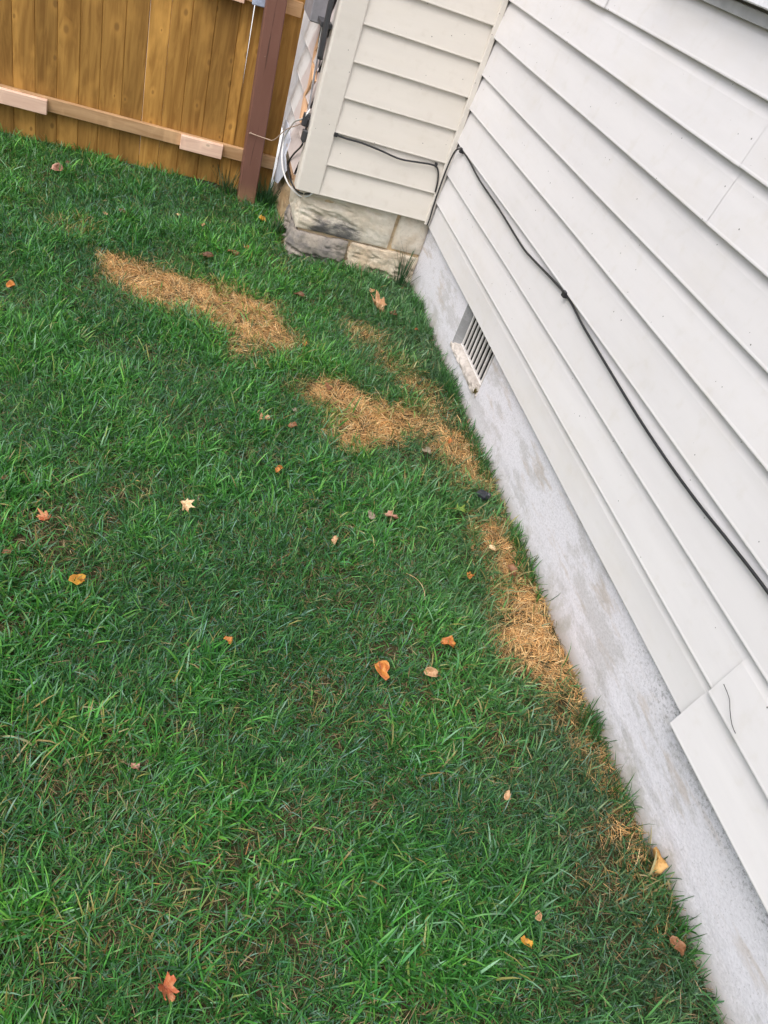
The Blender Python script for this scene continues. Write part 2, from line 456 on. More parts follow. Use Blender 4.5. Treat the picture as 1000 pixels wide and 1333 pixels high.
# window over the wall
win = box('window', (-.012, WIN[1] + .05, 2.30), (.004, WIN[0] - .05, 3.12), GLASS, house)
tag(win, 'window above the long wall with white sill')
box('apron', (-.022, WIN[1], 2.2005), (-.002, WIN[0], 2.238), SHADET, win, .002)
box('sill', (-.062, WIN[1] - .03, 2.247), (.002, WIN[0] + .03, 2.285), SILL, win, .004)
box('frame', (-.03, WIN[1] + .002, 2.286), (.003, WIN[1] + .05, 3.20), SILL, win, .003)
box('frame', (-.03, WIN[0] - .05, 2.286), (.003, WIN[0] - .002, 3.20), SILL, win, .003)
box('frame', (-.03, WIN[1] + .051, 2.286), (.003, WIN[0] - .051, 2.33), SILL, win, .003)
box('frame', (-.03, WIN[1] + .051, 3.12), (.003, WIN[0] - .051, 3.20), SILL, win, .003)

# foundation of the long wall with its vent opening
V0, V1, VB0, VB1, VZ, VD = -1.045, -1.63, -1.086, -1.548, .14, .052
FX = .020
def grid(y0, y1, z0, z1, ny, nz, v, f):
    b = len(v)
    for i in range(ny + 1):
        for j in range(nz + 1):
            y = y0 + (y1 - y0) * i / ny; z = z0 + (z1 - z0) * j / nz
            wav = .004 * (fbm(y + 9, z * 2 + 3, 2.2, 3) - .5)
            fl = -.012 * max(0, 1 - z / .10)             # the foot swells out
            edge = 0 if (z < .46 and (abs(z - VZ) < .001 or abs(y - V0) < .001 or abs(y - V1) < .001)) else 1
            v.append((FX + (float(wav) + fl) * edge, y, z))
    for i in range(ny):
        for j in range(nz):
            q = b + i * (nz + 1) + j
            f.append((q, q + 1, q + nz + 2, q + nz + 1))
v = []; f = []
grid(.14, V0, -.1, VZ, 20, 8, v, f); grid(.14, V0, VZ, .449, 20, 8, v, f)
grid(V0, V1, -.1, VZ, 12, 8, v, f)
grid(V1, -7.6, -.1, VZ, 80, 8, v, f); grid(V1, -7.6, VZ, .449, 80, 8, v, f)
b = len(v)
xb = FX + VD
v += [(FX, V0, VZ), (FX, V0, .449), (xb, VB0, .449), (xb, VB0, VZ + .02), (FX, V1, VZ), (FX, V1, .449), (xb, VB1, .449), (xb, VB1, VZ + .02)]
JV = v[b:]; v = v[:b]
fw = mesh('foundation_wall', v, f, FOUND, house); tag(fw, 'white painted concrete foundation with tan stains')
JMB = m_block('bare_grey_concrete', (.36, .36, .37), (.29, .29, .30), (.2, .2, .2), .4)
mesh('vent_recess', JV, [(3, 2, 1, 0), (4, 5, 6, 7), (0, 3, 7, 4)], JMB, fw)
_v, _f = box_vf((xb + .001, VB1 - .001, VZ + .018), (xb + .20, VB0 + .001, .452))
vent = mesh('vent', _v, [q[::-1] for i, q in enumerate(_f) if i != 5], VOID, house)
tag(vent, 'slatted white crawl space vent in the foundation')
box('vent_frame', (xb - .012, VB1, VZ + .019), (xb + .004, VB0, VZ + .040), BARM, vent, .002)
for i in range(9):
    yy = VB0 - .006 - (VB0 - VB1 - .03) * i / 8
    box('bar', (xb - .010, yy - .0145, VZ + .038), (xb + .002, yy + .001, .451), BARM, vent, .002)
# crumbling cement ledge
v = []; f = []
N, Mq = 40, 6
for i in range(N + 1):
    y = V0 + .012 + (V1 - .004 - V0 - .012) * i / N
    for j in range(Mq + 1):
        tt = j / Mq
        prof = [(xb - .012, VZ + .034), (xb - .020, VZ + .032), (FX + .020, VZ + .027), (FX + .004, VZ + .020), (FX - .006, VZ + .008), (FX - .005, VZ - .010), (FX + .004, VZ - .022)][j]
        nn = (float(fbm(y * 3 + 5, tt * 2, 14, 4)) - .5) * .030
        e = 0 if j in (0, Mq) else 1
        v.append((prof[0] - nn * e, y, prof[1] + nn * .7 * e))
for i in range(N):
    for j in range(Mq):
        q = i * (Mq + 1) + j; f.append((q, q + 1, q + Mq + 2, q + Mq + 1))
mesh('ledge', v, f, CEMENT, vent)

# short wall
sw = box('short_wall', (-.925, .014, .485), (.004, .15, 3.2), SHEET, house)
tag(sw, 'narrow siding wall between the two corners, warmer light painted in')
for k in range(14):
    siding('siding_board', 'x', -.802, -.044, SZ[k], SZ[k + 1], SID2, sw, seed=100 + k)
it = box('inside_corner_trim', (-.046, -.030, .462), (-.010, .004, 3.2), SID2, house, .004)
def lpost():
    a = [(-.800, -.020), (-.800, .004), (-.945, .004), (-.945, .075), (-.960, .075), (-.960, -.004), (-.955, -.018), (-.945, -.022), (-.806, -.023)]
    v = [(x, y, .482) for x, y in a] + [(x, y, 3.2) for x, y in a]
    n = len(a); f = [tuple(range(n)), tuple(range(n, 2 * n))[::-1]] + [(i, i + n, (i + 1) % n + n, (i + 1) % n) for i in range(n)]
    return v, f
v, f = lpost(); ct = mesh('outside_corner_trim', v, f, SID2, house); tag(ct, 'wide pale corner board at the end of the short wall')

# side wall past the corner
gw = box('side_wall', (-.930, .08, .52), (-.80, 1.6, 3.2), SHEET, house); tag(gw, 'dusty side wall with peeled streak beside the fence')
GZ = [.535, .745, .950, 1.155, 1.350, 1.555, 1.76, 1.965, 2.17, 2.375, 2.58, 2.785, 2.99, 3.195]
for k in range(13):
    siding('siding_board', 'y', 1.6, .076, GZ[k], GZ[k + 1], SIDEW, gw, plane=-.941, proud=.034, seed=200 + k)
v = []; f = []
zz = [.80, .95, 1.0, 1.08, 1.15, 1.22, 1.30, 1.38]
for i, z in enumerate(zz):
    c = .30 + .05 * math.sin(i * 1.7); hw = .035 + .025 * math.sin(i * 2.3 + 1) + (.0 if i not in (0, 7) else -.03)
    v += [(-.979, c - hw, z), (-.979, c + hw, z), (-.95, c + hw, z), (-.95, c - hw, z)]
for i in range(len(zz) - 1):
    q = i * 4
    for a_, b_ in ((0, 1), (1, 2), (2, 3), (3, 0)): f.append((q + a_, q + b_, q + 4 + b_, q + 4 + a_))
mesh('bare_wood_strip', v, f, SHEATH, gw)
box('sheathing_board', (-.940, .10, .43), (-.905, .60, .519), SHEATH, gw, .004)
v = [(-.962, .42, .40), (-.966, .93, .10), (-.975, .70, .40), (-.968, .95, .56), (-.970, .42, .62), (-.965, .60, .70), (-.968, .92, .72), (-.965, .50, .30), (-.962, .75, .12)]
v = [(-.962, .945, .17), (-.966, .70, .24), (-.970, .52, .36), (-.974, .40, .44), (-.966, .945, .34), (-.982, .70, .42), (-.984, .52, .50), (-.972, .945, .62), (-.976, .72, .64), (-.968, .56, .60)]
f = [(0, 1, 5, 4), (1, 2, 5), (2, 6, 5), (2, 3, 6), (4, 5, 8, 7), (5, 6, 9, 8)]
wr = mesh('house_wrap', v, f, WRAP, gw); sm = wr.modifiers.new('thickness', 'SOLIDIFY'); sm.thickness = .003

# rock-faced blocks
def n3(x, y, z, s): return fbm(np.asarray(x) + .61 * np.asarray(z), np.asarray(y) + .83 * np.asarray(z), s, 4) - .5
def rock(name, a, b, mat, parent, bulge, amp=.018, faces=('y-',), nn=(22, 10), seed=0.0, chip=0.0):
    x0, y0, z0 = a; x1, y1, z1 = b
    v = []; f = []
    def patch(P, nu, nv, nrm):
        base = len(v)
        for i in range(nu + 1):
            for j in range(nv + 1):
                u, w_ = i / nu, j / nv
                p = np.array(P(u, w_), float)
                e = min(u, 1 - u) * 9; e2 = min(w_, 1 - w_) * 5
                k = math.sqrt(min(1, e)) * math.sqrt(min(1, e2))
                nz_ = float(n3(p[0] + seed, p[1], p[2], 7)); nz2 = float(n3(p[0] + seed + 4, p[1], p[2], 21))
                ev = np.array([nz_, nz2, nz_ - nz2]) * amp * 1.1 * (1 - k)
                h = bulge * k + k * amp * 2.4 * float(n3(p[0] + seed, p[1], p[2], 7)) + k * amp * 1.3 * float(n3(p[0] + seed, p[1], p[2], 27))
                if chip: h -= chip * max(0, float(n3(p[0] * .6 + seed, p[1], p[2] * 2.2, 11)) - .05) * 6 * k
                p = p + np.array(nrm) * h + ev
                v.append(tuple(p))
        for i in range(nu):
            for j in range(nv):
                q = base + i * (nv + 1) + j
                f.append((q, q + nv + 1, q + nv + 2, q + 1))
    patch(lambda u, w_: (x0 + (x1 - x0) * u, y0, z0 + (z1 - z0) * w_), nn[0], nn[1], (0, -1, 0))
    patch(lambda u, w_: (x0, y1 + (y0 - y1) * u, z0 + (z1 - z0) * w_), nn[0], nn[1], (-1, 0, 0))
    patch(lambda u, w_: (x0 + (x1 - x0) * u, y0 + (y1 - y0) * w_, z1), nn[0], 3, (0, 0, .3))
    patch(lambda u, w_: (x1, y0 + (y1 - y0) * u, z0 + (z1 - z0) * w_), 4, nn[1], (.2, 0, 0))
    return mesh(name, v, f, mat, parent, smooth=True)
bf = box('block_foundation', (-.868, .047, -.1), (.018, .14, .4845), MORT, house)
tag(bf, 'rock-faced block foundation with black mildew under the short wall')
rock('block', (-.893, .032, .216), (-.232, .5, .4835), BLK_ST, bf, .014, .009, nn=(80, 34), seed=1.0, chip=.016)
rock('block', (-.196, .034, .222), (.017, .13, .4835), BLK_UP, bf, .012, .010, nn=(16, 12), seed=3.0)
rock('block', (-.893, .026, -.08), (-.512, .5, .194), BLK_DK, bf, .018, .017, nn=(56, 34), seed=5.0, chip=.03)
rock('block', (-.480, .022, -.08), (.017, .13, .200), BLK_TN, bf, .020, .017, nn=(64, 34), seed=8.0, chip=.03)
rock('block', (-.905, .512, -.08), (-.86, 1.3, .35), BLK_OR, bf, .02, .02, nn=(34, 16), seed=12.0, chip=.01)

# ------------------------------------------------------------------ fence
fence = empty('wooden_fence', (-2.2, .97, 0), 'brown stained board fence across the back of the lawn', 'fence')
edges = [-1.2855, -1.366, -1.519, -1.668, -1.803, -1.936, -2.078, -2.224, -2.356, -2.494, -2.630, -2.767]
while edges[-1] > -5.0: edges.append(edges[-1] - .138 - random.uniform(-.004, .006))
SH = .033
for i in range(len(edges) - 1):
    x1 = edges[i] - .0004; x0 = edges[i + 1] + (.0004 if i == 4 else -.0003)
    dy = random.uniform(0, .005)
    box('picket', (x0, .972 + dy, .012 + random.uniform(0, .02)), (x1, .988 + dy, 1.82), PICK, fence, .0045, SH)
box('picket', (-1.293, .990, .02), (-1.118, 1.006, 1.82), PICK, fence, .0025, .021)
box('picket', (-1.114, .972, .02), (-.972, .988, 1.82), PICK, fence, .0025, .022)
rail = box('rail', (-5.0, .931, .250), (-.985, .970, .338), RAIL, fence, .003)
box('rail', (-5.0, .931, 1.262), (-1.02, .970, 1.351), RAIL, fence, .003)
box('rail_block', (-2.95, .890, .237), (-2.558, .9295, .331), BLOCKW, fence, .003)
box('rail_block', (-1.672, .890, .241), (-1.374, .9295, .338), BLOCKW, fence, .003)
box('rail_block', (-1.70, .890, 1.246), (-1.400, .9295, 1.34), BLOCKW, fence, .003)
tag(box('rail_block', (-1.352, .890, 1.258), (-1.256, .9295, 1.35), BLUEW, fence, .006, 0, .002), 'blue-grey rail block')

# brown post
post = empty('brown_post', (-1.15, .86, 0), 'square brown painted wooden post in front of the fence', 'post')
v, f = box_vf((-1.214, .798, -.05), (-1.084, .926, 2.4), .006)
# split into rings so the post is not perfectly straight
mesh('post_shaft', [(x - .044 * z, y, z) for x, y, z in v], f, POST, post)
v, f = tube_vf(catmull([(-1.222, .790, .50), (-1.21, .786, .512)], 2), .004, 6); mesh('staple', v, f, WIRE, post)

# ------------------------------------------------------------------ cables and utility box
def cable(name, pts, r, mat, label, clips=(), n=7, cm=None):
    v, f = tube_vf(catmull(pts, n), r, 8)
    o = mesh(name, v, f, mat, None, True, origin=pts[0]); tag(o, label, 'cable')
    for (p, q) in clips:
        box('clip', p, q, cm or CABLE, o, .002)
    return o
P = [(-.164, 1.015), (-.325, 1.012), (-.603, .994), (-1.017, .990), (-1.463, .976), (-1.632, .984), (-2.065, 1.018), (-2.326, .998), (-2.612, .983), (-2.942, .968), (-3.218, .964), (-3.45, .969), (-3.646, .981), (-3.867, .991), (-4.3, .995), (-4.8, 1.01), (-5.6, .98), (-7.4, 1.0)]
def lx(z): return -.0035 - (.018 - .0035) * max(0, min(1, (1.0 - z) / .18)) - .006
pts = [(-.030, -.045, .52), (-.034, -.042, .60), (-.036, -.044, .727), (-.036, -.05, .86), (-.034, -.075, .97), (-.026, -.115, 1.010)] + [(lx(z) - .004, y, z) for y, z in P]
pts = [(-.030, -.040, .468)] + pts
cable('black_cable', pts, .0053, CABLE, 'long black cable sagging along the right siding wall from the corner',
      [((-.030, -2.088, 1.006), (-.008, -2.060, 1.034)), ((-.032, -.165, 1.000), (-.004, -.140, 1.030)), ((-.026, -4.72, .998), (-.004, -4.69, 1.022))])
S = [(-.793, .868), (-.726, .862), (-.625, .862), (-.491, .849), (-.353, .831), (-.223, .842), (-.143, .850), (-.095, .842), (-.068, .800), (-.055, .74), (-.050, .69)]
pts = [(x, -.024 if i < 9 else -.028, z) for i, (x, z) in enumerate(S)]
cable('black_cable', pts, .0058, CABLE, 'short black cable running across the narrow wall',
      [((-.806, -.032, .856), (-.782, -.010, .880)), ((-.112, -.030, .846), (-.096, -.008, .868))])
Wp = [(-.962, .03, 1.02), (-.972, .05, .95), (-1.0, .061, .885), (-1.0, .314, .792), (-1.0, .459, .711), (-1.0, .589, .616), (-1.0, .626, .555), (-1.0, .578, .482), (-.999, .40, .445), (-.968, .27, .407), (-.928, .15, .402), (-.894, .06, .414), (-.862, .018, .442), (-.835, .004, .478)]
cable('white_cable', Wp[1:], .0058, WHITEC, 'white cable looping out below the wide corner board')
Bp = [(-.975, .0, .907), (-.975, .03, .823), (-.975, .02, .779), (-.978, .02, .735), (-.980, .23, .609), (-.985, .332, .508), (-.976, .22, .469), (-.945, .12, .438), (-.905, .055, .436), (-.857, .008, .461)]
cable('black_cable', Bp, .0058, CABLE, 'thin black cable looping beside the white cable at the corner board')
cable('thin_wire', [(-1.222, .788, .506), (-1.10, .76, .505), (-1.06, .68, .535), (-1.02, .523, .664), (-.99, .3, .77), (-.975, .10, .855)], .0032, WIRE, 'pale thin wire strung from the brown post to the house corner')
ub = empty('utility_box', (-1.0, .25, 1.38), 'grey utility box with dark conduit on the side wall by the corner board', 'utility box')
box('enclosure', (-1.075, .17, 1.385), (-.958, .50, 1.75), METALG, ub, .006)
v, f = tube_vf(catmull([(-1.005, -.002, 1.72), (-1.003, .0, 1.50), (-.997, .005, 1.36), (-.990, .012, 1.24)], 4), .017, 10); mesh('conduit', v, f, METALD, ub, True)
box('conduit_strap', (-1.030, .020, 1.40), (-.962, .165, 1.428), METALD, ub, .003)
for dx, m_, e in ((0, METALD, 1.18), (.018, WHITEC, .90), (.036, METALD, .89), (.052, METALG, .88)):
    v, f = tube_vf(catmull([(-1.0, .16 - dx * 1.5, 1.40), (-.99, .17 - dx, 1.28), (-.978, .12 - dx, e + .1), (-.972, .08 - dx * .5, e)], 5), .0045, 6)
    mesh('lead_wire', v, f, m_, ub, True)
box('wire_bracket', (-1.004, .035, .845), (-.960, .075, .925), METALD, ub, .006, 0, .003)
box('wire_bracket', (-.990, .000, .765), (-.960, .045, .835), METALD, ub, .006, 0, .003)

# ------------------------------------------------------------------ lawn
PATCH = [(1.0, [[-2.082, -.538], [-1.818, -.583], [-1.548, -.63], [-1.227, -.717], [-1.066, -.797], [-.953, -1.118], [-1.022, -1.228], [-1.21, -1.276], [-1.335, -1.171], [-1.59, -1.052], [-1.841, -1.021], [-1.975, -.851]]),
 (.75, [[-1.399, -1.152], [-1.224, -1.13], [-1.235, -1.342], [-1.344, -1.434]]),
 (.6, [[-2.325, -.257], [-2.177, -.196], [-2.155, -.297], [-2.293, -.35]]),
 (1.0, [[-1.004, -1.652], [-.748, -1.502], [-.567, -1.639], [-.291, -1.639], [-.277, -1.781], [-.522, -1.991], [-.831, -2.1], [-.879, -2.01], [-.746, -1.795], [-.951, -1.744]]),
 (.7, [[-.602, -.807], [-.455, -.848], [-.427, -.978], [-.578, -.985]]),
 (.75, [[-.4, -1.103], [-.272, -1.218], [-.166, -1.45], [-.143, -1.711], [-.268, -1.743], [-.339, -1.42]]),
 (.85, [[-.268, -1.743], [-.031, -1.828], [-.016, -2.192], [-.074, -2.326], [-.195, -2.258], [-.259, -2.083]]),
 (.95, [[-.198, -2.574], [-.052, -2.507], [.008, -2.831], [-.143, -2.945], [-.201, -2.856]]),
 (1.0, [[-.171, -2.948], [-.01, -2.882], [.03, -3.282], [.002, -3.463], [-.175, -3.501], [-.292, -3.383], [-.295, -3.224]]),
 (.50, [[-.138, -3.543], [-.014, -3.501], [.04, -3.814], [.03, -4.087], [.03, -4.426], [-.054, -4.423], [-.083, -4.057], [-.115, -3.75]])]
def sdist(px, py, poly):
    poly = np.array(poly); n = len(poly); d = np.full(px.shape, 9.0); ins = np.zeros(px.shape, bool)
    for i in range(n):
        a = poly[i]; b_ = poly[(i + 1) % n]; e = b_ - a
        t = np.clip(((px - a[0]) * e[0] + (py - a[1]) * e[1]) / (e @ e), 0, 1)
        d = np.minimum(d, np.hypot(px - a[0] - t * e[0], py - a[1] - t * e[1]))
        c = ((a[1] > py) != (b_[1] > py)) & (px < (b_[0] - a[0]) * (py - a[1]) / (b_[1] - a[1] + 1e-12) + a[0])
        ins ^= c
    return np.where(ins, d, -d)
def dead_mask(px, py):
    wx_ = px + .13 * (fbm(px, py, 7, 2) - .5); wy_ = py + .13 * (fbm(px + 5, py + 3, 7, 2) - .5)
    m_ = np.zeros(px.shape)
    for k, poly in PATCH:
        s = sdist(wx_, wy_, poly)
        m_ = np.maximum(m_, k * np.clip((s + .10) / .16, 0, 1))
    return m_
THIN = [(-2.075, -2.946, .2), (-1.9, -3.88, .22), (-1.775, -3.778, .15), (-1.584, -4.267, .25), (-1.08, -3.605, .16), (-1.878, -4.381, .15), (-.882, -2.728, .12), (-1.763, -2.63, .12), (-2.01, -3.78, .15), (-.476, -3.756, .25), (-.99, -.13, .2), (-.86, .17, .25), (-.25, -3.55, .3), (-.2, -4.2, .22), (-.35, -2.3, .2), (-1.2, -1.45, .2), (-.95, -1.45, .18)]
def thin_mask(px, py):
    m_ = np.zeros(px.shape)
    for x, y, r in THIN: m_ = np.maximum(m_, np.exp(-((px - x) ** 2 + (py - y) ** 2) / (r * r) * 2))
    return m_

def blades(name, bx, by, bz, ang, L, W, th0, th1, colr, mat, tw=None):
    n = len(bx)
    if tw is None: tw = RNG.normal(0, .5, n)
    dx, dy = np.cos(ang), np.sin(ang)
    P = np.zeros((n, 4, 3)); P[:, 0] = np.stack([bx, by, bz], 1)
    seg = (.42, .34, .24)
    for i, s in enumerate(seg):
        th = th0 + (th1 - th0) * (.12, .55, 1.0)[i]
        P[:, i + 1, 0] = P[:, i, 0] + L * s * np.sin(th) * dx
        P[:, i + 1, 1] = P[:, i, 1] + L * s * np.sin(th) * dy
        P[:, i + 1, 2] = np.maximum(P[:, i, 2] + L * s * np.cos(th), .004)
    side = np.stack([-dy, dx, np.zeros(n)], 1)
    nrm = np.stack([dx * np.cos(th0), dy * np.cos(th0), -np.sin(th0)], 1)
    wv = (side * np.cos(tw)[:, None] + nrm * np.sin(tw)[:, None]) * (W * .5)[:, None]
    V = np.zeros((n, 7, 3), np.float32)
    for i, k in enumerate((.75, 1.0, .72)):
        V[:, 2 * i] = P[:, i] - wv * k; V[:, 2 * i + 1] = P[:, i] + wv * k
    V[:, 6] = P[:, 3]
    V[:, :, 2] = np.maximum(V[:, :, 2], .001)
    me = bpy.data.meshes.new(name)
    me.vertices.add(n * 7); me.vertices.foreach_set('co', V.reshape(-1))
    loop = np.array([0, 1, 3, 2, 2, 3, 5, 4, 4, 5, 6], np.int32)
    idx = (np.arange(n, dtype=np.int32)[:, None] * 7 + loop[None]).reshape(-1)
    me.loops.add(len(idx)); me.loops.foreach_set('vertex_index', idx)
    st = (np.arange(n, dtype=np.int32)[:, None] * 11 + np.array([0, 4, 8], np.int32)[None]).reshape(-1)
    me.polygons.add(n * 3); me.polygons.foreach_set('loop_start', st)
    try: me.polygons.foreach_set('loop_total', np.tile(np.array([4, 4, 3], np.int32), n))
    except Exception: pass
    me.update(calc_edges=True)
    at = me.attributes.new('col', 'FLOAT_COLOR', 'FACE')
    c = np.ones((n, 3, 4), np.float32); c[:, :, :3] = colr[:, None, :]
    at.data.foreach_set('color', c.reshape(-1))
    me.polygons.foreach_set('use_smooth', np.ones(n * 3, bool))
    me.materials.append(mat)
    o = bpy.data.objects.new(name, me); COL.objects.link(o); return o

def inside_lawn(x, y):
    wall = (x > .018 - .01) | ((y > .01) & (x > -.90))
    return ~wall & (y < .965) & ~((x > -1.222) & (x < -1.07) & (y > .79) & (y < .935))

def scatter(n, x0, x1, y0, y1):
    x = RNG.uniform(x0, x1, n); y = RNG.uniform(y0, y1, n); k = inside_lawn(x, y); return x[k], y[k]

def palette(n, cols, wts):
    cols = np.array(cols); i = RNG.choice(len(cols), n, p=np.array(wts) / np.sum(wts)); return cols[i]

GREENS = [(.028, .118, .020), (.048, .190, .029), (.076, .260, .042), (.064, .205, .070), (.132, .335, .052), (.165, .300, .175), (.23, .30, .08)]
GW = [.18, .22, .22, .13, .12, .10, .03]
STRAWS = [(.64, .37, .145), (.72, .47, .21), (.52, .27, .095), (.77, .56, .30), (.38, .18, .07)]
SW = [.3, .28, .2, .12, .10]

def lawn(x0, x1, y0, y1, tufts, per, tag_):
    tx, ty = scatter(tufts, x0, x1, y0, y1)
    dm = dead_mask(tx, ty); tm = thin_mask(tx, ty)
    dens = fbm(tx, ty, 3.3, 3)
    keep = RNG.random(len(tx)) > np.clip(dm * 1.05, 0, .965)
    keep &= RNG.random(len(tx)) > tm * .52 + np.clip((.45 - dens) * 1.9, 0, .38)
    tx, ty = tx[keep], ty[keep]
    nt_ = RNG.integers(per[0], per[1] + 1, len(tx))
    ti = np.repeat(np.arange(len(tx)), nt_); n = len(ti)
    tuft_ang = RNG.uniform(0, 2 * np.pi, len(tx)); lay = 2 * np.pi * fbm(tx + 3, ty + 8, 1.7, 2) * 1.6
    rad = np.abs(RNG.normal(0, .010, n)); a0 = RNG.uniform(0, 2 * np.pi, n)
    bx = tx[ti] + rad * np.cos(a0); by = ty[ti] + rad * np.sin(a0)
    ok = inside_lawn(bx, by); ti, bx, by, a0 = ti[ok], bx[ok], by[ok], a0[ok]; n = len(ti)
    ang = np.where(RNG.random(n) < .22, lay[ti] + RNG.normal(0, .8, n), RNG.uniform(0, 2 * np.pi, n))
    hn = fbm(bx, by, 2.4, 3)
    L = RNG.gamma(7, 1 / 7., n) * (.036 + .040 * hn)
    big = RNG.random(n) < .08; L = np.where(big, L * 1.7, L); L = np.clip(L, .018, .125)
    L = np.where(bx > -.03, np.minimum(L, .085), L)
    W = RNG.uniform(.0021, .0048, n) * np.where(big, 1.3, 1)
    th0 = np.abs(RNG.normal(.58, .36, n)); th1 = th0 + np.abs(RNG.normal(.75, .45, n)); th1 = np.minimum(th1, 1.95)
    c = palette(n, GREENS, GW)
    sp = fbm(tx + 11, ty - 6, 4.2, 3)[ti] + RNG.normal(0, .05, n); co_ = np.clip((sp - .50) * 9, 0, 1)
    W = W * (.82 + .55 * co_); L = np.minimum(L * (.88 + .34 * co_), .135)
    c = c * (1 + co_[:, None] * np.array([[.08, .16, .02]])) * (1 - (1 - co_)[:, None] * np.array([[.14, .10, -.04]]))
    hue = fbm(bx + 2, by - 4, 1.1, 3)[:, None]; tone = (.58 + .70 * RNG.random(n) ** 1.2)[:, None] * (.86 + .28 * RNG.random(len(tx))[ti])[:, None]
    c = c * tone * (1 + (hue - .5) * np.array([[.6, .45, .0]]))
    dull = np.clip((bx + .75) / .6, 0, 1)[:, None] * .45; c = c * (1 - dull) + dull * (c.mean(1, keepdims=True) * np.array([[.75, 1.15, .80]]))  # duller toward the wall: shade painted into the blades, plus stressed grass
    dmb = dead_mask(bx, by); y_ = np.clip(dmb * .75 + thin_mask(bx, by) * .15 + .016, 0, .8)
    turn = RNG.random(n) < y_
    c[turn] = c[turn] * .45 + palette(turn.sum(), STRAWS, SW) * .42
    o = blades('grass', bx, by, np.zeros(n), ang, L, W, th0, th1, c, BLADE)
    return tag(o, tag_, 'grass', kind='stuff')

def straw(x0, x1, y0, y1, tries, thatch):
    x, y = scatter(tries, x0, x1, y0, y1)
    dm = dead_mask(x, y); k = RNG.random(len(x)) < dm ** 1.2 + .012 * thin_mask(x, y)
    x, y = x[k], y[k]; n = len(x)
    ang = 2 * np.pi * fbm(x, y, 6, 2) * 2 + RNG.normal(0, .9, n)
    L = RNG.uniform(.025, .075, n); W = RNG.uniform(.0013, .0028, n)
    th0 = np.abs(RNG.normal(1.22, .24, n)); th1 = np.minimum(th0 + np.abs(RNG.normal(.45, .3, n)), 1.75)
    c = palette(n, STRAWS, SW) * (.76 + .50 * RNG.random(n))[:, None] * (.80 + .4 * fbm(x, y, 9, 2))[:, None]
    z = RNG.uniform(0, .012, n)
    o = blades('dead_grass', x, y, z, ang, L, W, th0, th1, c, STRAW)
    tag(o, 'straw-coloured dead grass in irregular patches of the lawn', 'dead grass', kind='stuff')
    x, y = scatter(thatch, x0, x1, y0, y1)
    n = len(x); th0 = RNG.normal(1.35, .18, n)
    c = palette(n, [(.24, .16, .08), (.15, .11, .05), (.34, .25, .14), (.10, .11, .04)], [.35, .25, .2, .2]) * RNG.uniform(.6, 1.2, n)[:, None]
    o = blades('thatch', x, y, RNG.uniform(.001, .026, n), RNG.uniform(0, 6.28, n), RNG.uniform(.02, .06, n), RNG.uniform(.0012, .0026, n), th0, th0 + .15, c, STRAW)
    tag(o, 'brown thatch lying low between the lawn blades', 'thatch', kind='stuff')

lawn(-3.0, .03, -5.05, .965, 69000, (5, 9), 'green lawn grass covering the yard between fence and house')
straw(-3.0, .03, -5.05, .965, 330000, 60000)
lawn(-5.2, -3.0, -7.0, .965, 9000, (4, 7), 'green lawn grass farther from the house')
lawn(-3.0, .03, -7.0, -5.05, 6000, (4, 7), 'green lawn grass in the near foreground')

# longer uncut blades along the foundation
n = 5200
x = RNG.uniform(-.075, .006, n); y = RNG.uniform(-5.4, -.02, n)
q = RNG.random(n) < np.clip(vnoise(y * 0, y, 7.0) * 2.6 - .85, 0.05, 1); x, y = x[q], y[q]; n = len(x)
k = RNG.random(n) > dead_mask(x, y) * .75; x, y = x[k], y[k]; n = len(x)
c = palette(n, GREENS[:4], [1, 1, .6, .8]) * RNG.uniform(.5, .95, n)[:, None]
o = blades('edge_grass', x, y, np.zeros(n), RNG.uniform(0, 2 * math.pi, n), RNG.uniform(.05, .14, n), RNG.uniform(.003, .005, n), np.abs(RNG.normal(.25, .2, n)), np.abs(RNG.normal(.9, .4, n)), c, BLADE)
tag(o, 'longer uncut grass blades along the foot of the foundation', 'grass', kind='stuff')
# tall grass clumps at the walls
def tuft(name, x, y, n, hmax, spread, label, cols, group=None):
    global RNG
    keep_ = RNG; RNG = np.random.default_rng(int(abs(x * 1000) + abs(y * 100)) + n)
    ang = RNG.uniform(0, 2 * np.pi, n); r = np.minimum(np.abs(RNG.normal(0, spread, n)), spread * 1.5)
    L = RNG.uniform(.45, 1, n) * hmax; th0 = np.abs(RNG.normal(.12, .12, n)); th1 = th0 + np.abs(RNG.normal(.35, .35, n))
    c = palette(n, cols, [1] * len(cols)) * RNG.uniform(.6, 1.2, n)[:, None]
    o = blades(name, r * np.cos(ang), r * np.sin(ang), np.zeros(n), ang + RNG.normal(0, .5, n), L, RNG.uniform(.003, .006, n), th0, th1, c, BLADE)
    RNG = keep_
    o.location = (x, y, 0); return tag(o, label, 'grass clump', group)
DG = [(.020, .070, .022), (.030, .095, .035), (.045, .10, .05)]
tuft('grass_clump', -.085, -.060, 44, .36, .034, 'tall dark grass clump at the inner corner of the two walls', DG)
tuft('grass_clump', -1.300, .86, 60, .26, .04, 'tall wispy grass clump left of the brown post foot', DG + [(.16, .14, .06)])
tuft('grass_clump', -1.01, .78, 150, .27, .05, 'dense dark grass clump between the brown post and the house', DG)
tuft('grass_clump', -.970, .33, 80, .19, .06, 'ragged grass clump at the rusty block corner', DG + [(.12, .13, .06)])
tuft('dry_moss', FX - .006, -1.598, 22, .040, .010, 'small dry moss tuft at the near end of the vent ledge', [(.22, .17, .05), (.16, .14, .05)]).location.z = VZ + .008

